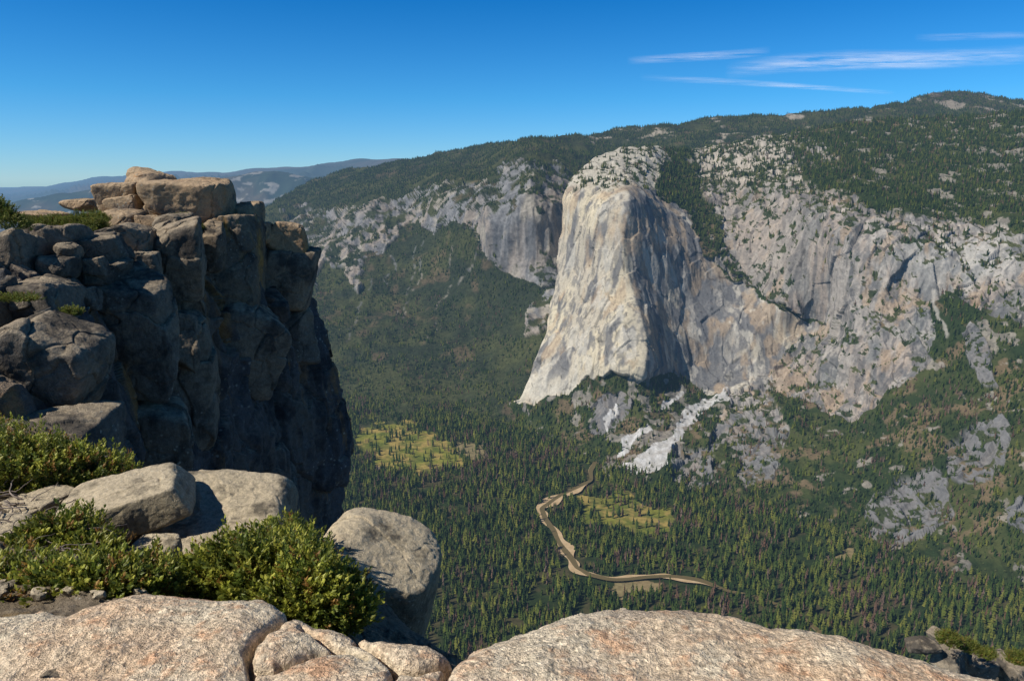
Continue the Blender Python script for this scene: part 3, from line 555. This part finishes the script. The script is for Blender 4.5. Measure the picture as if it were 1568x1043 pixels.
def twig(name,mat,seed,nl=16,ln=.14,ll=.026):
    r=random.Random(seed);V=[];Fc=[];mi=[]
    for k in range(3):
        a=k*2.094;V.append((.0015*math.cos(a),.0015*math.sin(a),0))
    V.append((0,0,ln));
    for k in range(3): Fc.append((k,(k+1)%3,3));mi.append(1)
    for i in range(nl):
        t=i/nl;z=ln*(.15+.85*t);a=i*2.4+r.uniform(-.4,.4);el=r.uniform(.25,1.1)+.3*t;l=ll*r.uniform(.7,1.15);w=l*.30
        d=Vector((math.cos(a)*math.cos(el),math.sin(a)*math.cos(el),math.sin(el)));s_=Vector((-math.sin(a),math.cos(a),r.uniform(-.4,.4))).normalized();u=d.cross(s_)
        o=Vector((0,0,z));b0=len(V)
        for q in (o,o+d*l*.45+s_*w+u*-.003,o+d*l,o+d*l*.45-s_*w+u*-.003): V.append(tuple(q))
        Fc.append((b0,b0+1,b0+2));Fc.append((b0,b0+2,b0+3));mi+= [0,0]
    me=bpy.data.meshes.new(name);me.from_pydata(V,[],Fc);me.materials.append(mat);me.materials.append(M_tw);me.polygons.foreach_set('material_index',mi)
    return bpy.data.objects.new(name,me)
def shrub(name,lumps,ntw,seed,scale=1.,red=.06,far=False):
    r=np.random.default_rng(seed);ps=[];ds=[];tot=sum(l[3]*l[4] for l in lumps)
    for (x,y,d,rx,rz,ry) in lumps:
        n_=int(ntw*rx*rz/tot);v=r.normal(0,1,(n_,3));v/=np.linalg.norm(v,axis=1,keepdims=True);v[:,2]=np.abs(v[:,2])*1.1-.25
        v[:,1]=-np.abs(v[:,1])*r.choice([1,1,1,-1],n_)
        c=P(x,y,d);rad=r.uniform(.5,1.0,n_)**.6
        lum=.55+.9*fbm(v*1.0+x,.4,3,seed)
        p=c+v*np.array([rx,ry,rz])*(rad*lum)[:,None];ps.append(p);dd=v*.8+np.array([0,-.1,.8])+r.normal(0,.35,(n_,3));ds.append(dd)
    p=np.concatenate(ps);dd=np.concatenate(ds);dd/=np.linalg.norm(dd,axis=1,keepdims=True);n_=len(p)
    rot=np.stack([0*dd[:,0],np.arccos(np.clip(dd[:,2],-1,1)),np.arctan2(dd[:,1],dd[:,0])],-1)
    s_=r.uniform(.7,1.25,n_)*scale;idx=r.choice(5,n_,p=[.35-red/2,.25-red/2,.2,.2,red])
    a=Lm if far else L1
    return gn_scatter(name,p-dd*.06*scale,np.stack([s_]*3,-1),rot,idx,[twig('a_twig',a,1),twig('b_twig',a,2,12),twig('c_twig',L2,3),twig('d_twig',L2,4,20),twig('e_twig',Lr,5)])
shrub('manzanita_shrub',[(400,910,4.0,.40,.38,.35),(480,925,3.8,.24,.28,.25),(330,905,4.0,.26,.18,.25),(430,855,4.4,.28,.19,.3),(265,900,3.9,.14,.10,.15),(530,935,3.8,.12,.14,.15)],4400,1)
shrub('manzanita_shrub',[(30,725,5.6,.55,.36,.4),(110,728,5.7,.45,.28,.35),(165,736,5.8,.22,.16,.25),(-60,705,5.8,.5,.4,.4)],3400,2,red=.1)
shrub('manzanita_shrub',[(95,832,4.4,.22,.16,.2),(145,848,4.3,.14,.09,.15),(60,838,4.3,.13,.10,.15)],1200,3)
shrub('manzanita_shrub',[(40,905,3.7,.30,.11,.2),(130,900,3.6,.30,.12,.2),(215,893,3.7,.20,.11,.2),(-30,905,3.7,.2,.12,.2),(20,880,4.,.3,.10,.2)],2200,4,red=.1)
shrub('mountain_shrub',[(75,350,26,.9,.45,.6),(128,348,26,.95,.5,.6),(150,336,27,.4,.28,.4)],4400,5,scale=1.3,red=.02,far=True)
shrub('mountain_shrub',[(10,345,18,.6,.4,.5),(-5,325,18,.35,.4,.4),(-30,330,18,.6,.6,.6)],2600,6,scale=1.2,red=.0,far=True)
shrub('mountain_shrub',[(1450,978,33,.45,.45,.5),(1480,988,33.5,.5,.3,.5),(1560,1008,33,.7,.35,.5),(1510,1000,33,.4,.25,.4)],3000,7,scale=1.5,far=True)
shrub('mountain_shrub',[(280,336,29.8,.4,.2,.25),(110,480,18,.25,.12,.2),(303,350,29.5,.25,.2,.25),(30,458,17.5,.5,.08,.3)],1500,8,scale=1.2,far=True)
def tubes(name,paths,mat):
    Vs=[];Qs=[];o=0
    for pth,r0 in paths:
        pth=np.array(pth);m_=len(pth);tg=np.gradient(pth,axis=0);tg/=np.linalg.norm(tg,axis=1,keepdims=True)
        a=np.cross(tg,[0,.3,1.]);a/=np.linalg.norm(a,axis=1,keepdims=True);b_=np.cross(tg,a);rr=r0*np.linspace(1,.25,m_)[:,None]
        k=6;V=np.stack([pth+rr*(a*math.cos(q)+b_*math.sin(q)) for q in np.linspace(0,2*np.pi,k+1)],1)
        Vs.append(V.reshape(-1,3));Qs.append(gridq(m_,k+1)+o);o+=m_*(k+1)
    mesh_np(name,np.concatenate(Vs),np.concatenate(Qs),mat)
paths=[];r=np.random.default_rng(5)
for i in range(90):
    x,y=r.uniform(-30,150),r.uniform(715,865);d=float(fG(np.array([x]),np.array([y]))[0])-.13
    p=P(x,y,d);v=r.normal(0,1,3)*np.array([1,.4,.25]);v/=np.linalg.norm(v);q=[p];L=r.uniform(.15,.5)
    for k in range(14):
        v=v+r.normal(0,.3,3);v/=np.linalg.norm(v);v[2]*=.8;p=p+v*L/14;q.append(p)
    paths.append((q,r.uniform(.003,.008)))
tubes('dead_branches',paths,M_dw)
# ------------------------------------------------------------ clouds
def cloud(name,pts,w,seed,dens):
    pts=[P(a,b_,1.) for a,b_ in pts];H=9500;q=np.array([p*H/p[2] for p in pts]);t=np.linspace(0,len(q)-1,200);k=np.arange(len(q))
    q=np.stack([np.interp(t,k,q[:,i]) for i in range(3)],-1);m_=24;v=np.linspace(-1,1,m_)
    dirn=q/np.linalg.norm(q,axis=1,keepdims=True);V=q[:,None,:]+dirn[:,None,:]*v[None,:,None]*w
    V[...,2]=H
    tt=np.linspace(0,1,200)[:,None]*np.ones((1,m_));al=(1-v[None]**2)**1.5*np.sin(np.pi*tt)**.8*dens
    return mesh_np(name,V,gridq(200,m_),M_cloud,np.stack([al]*3,-1))
m=bpy.data.materials.new('cloud_mat');m.use_nodes=True;nt=m.node_tree;nt.nodes.remove(nt.nodes['Principled BSDF']);M_cloud=m
g=N(nt,'ShaderNodeNewGeometry').outputs['Position'];mp=N(nt,'ShaderNodeMapping');mp.inputs['Scale'].default_value=(1/6000.,1/2200.,0);mp.inputs['Rotation'].default_value=(0,0,.2);nt.links.new(g,mp.inputs[0])
nz_=noise(nt,mp.outputs[0],1.,9,.72);rp=ramp(nt,nz_,[(.36,0),(.80,1)]);a=N(nt,'ShaderNodeVertexColor',layer_name='Col').outputs[0]
al=mix(nt,a,rp,1.,'MULTIPLY');tr=N(nt,'ShaderNodeBsdfTransparent');tl=N(nt,'ShaderNodeBsdfTranslucent');tl.inputs[0].default_value=(.95,.95,.95,1)
mx=N(nt,'ShaderNodeMixShader');nt.links.new(al,mx.inputs[0]);nt.links.new(tr.outputs[0],mx.inputs[1]);nt.links.new(tl.outputs[0],mx.inputs[2]);nt.links.new(mx.outputs[0],nt.nodes['Material Output'].inputs[0])
cloud('cirrus_cloud',[(1110,110),(1200,99),(1300,94),(1420,93),(1500,89),(1640,80)],6500,1,.75)
cloud('cirrus_cloud',[(960,94),(1040,89),(1100,86),(1180,79)],2600,2,.65)
cloud('cirrus_cloud',[(980,119),(1100,125),(1200,131),(1300,138),(1370,143)],3000,3,.5)
cloud('cirrus_cloud',[(1400,59),(1480,57),(1620,52)],1900,4,.3)
# ------------------------------------------------------------ light, sky, camera
az=math.radians(-115);el=math.radians(45)
sd=Vector((math.sin(az)*math.cos(el),math.cos(az)*math.cos(el),math.sin(el)))
sl=bpy.data.lights.new('sun','SUN');sl.energy=5.0;sl.angle=math.radians(.53);sl.color=(1,.95,.86)
so=bpy.data.objects.new('sun',sl);so.rotation_euler=sd.to_track_quat('Z','Y').to_euler();so.location=(-50,-50,80);SC.collection.objects.link(so)
w=bpy.data.worlds.new('World');SC.world=w;w.use_nodes=True;nt=w.node_tree;bg=nt.nodes['Background']
sk=nt.nodes.new('ShaderNodeTexSky');sk.sky_type='NISHITA';sk.sun_disc=False;sk.sun_elevation=el;sk.sun_rotation=az;sk.altitude=2300;sk.air_density=1.1;sk.dust_density=.25;sk.ozone_density=2.5
tc=nt.nodes.new('ShaderNodeTexCoord');sx_=nt.nodes.new('ShaderNodeSeparateXYZ');nt.links.new(tc.outputs['Generated'],sx_.inputs[0])
rm=nt.nodes.new('ShaderNodeMapRange');rm.inputs['From Min'].default_value=-.1;rm.inputs['From Max'].default_value=.9;nt.links.new(sx_.outputs['Z'],rm.inputs['Value'])
tint=ramp(nt,rm.outputs[0],[(0,(.30,.42,.60)),(.10,(.38,.60,.88)),(.20,(.16,.55,.86)),(.32,(.035,.43,.80)),(.44,(.02,.36,.76)),(.62,(.09,.20,.32))])  # last stop, above the view, is darkened to cut ambient sky fill
vm_=nt.nodes.new('ShaderNodeVectorMath');vm_.operation='MULTIPLY';nt.links.new(sk.outputs[0],vm_.inputs[0]);nt.links.new(tint,vm_.inputs[1])
nt.links.new(vm_.outputs[0],bg.inputs[0]);bg.inputs[1].default_value=.145
cam=bpy.data.cameras.new('camera');cam.sensor_width=36;cam.lens=36*FOC/1568;cam.clip_start=.1;cam.clip_end=400000
co=bpy.data.objects.new('camera',cam);co.rotation_euler=(math.pi/2-PIT,0,0);SC.collection.objects.link(co);SC.camera=co
SC.view_settings.view_transform='Standard';SC.view_settings.look='None';SC.view_settings.exposure=0
print('done',time.time()-T0)
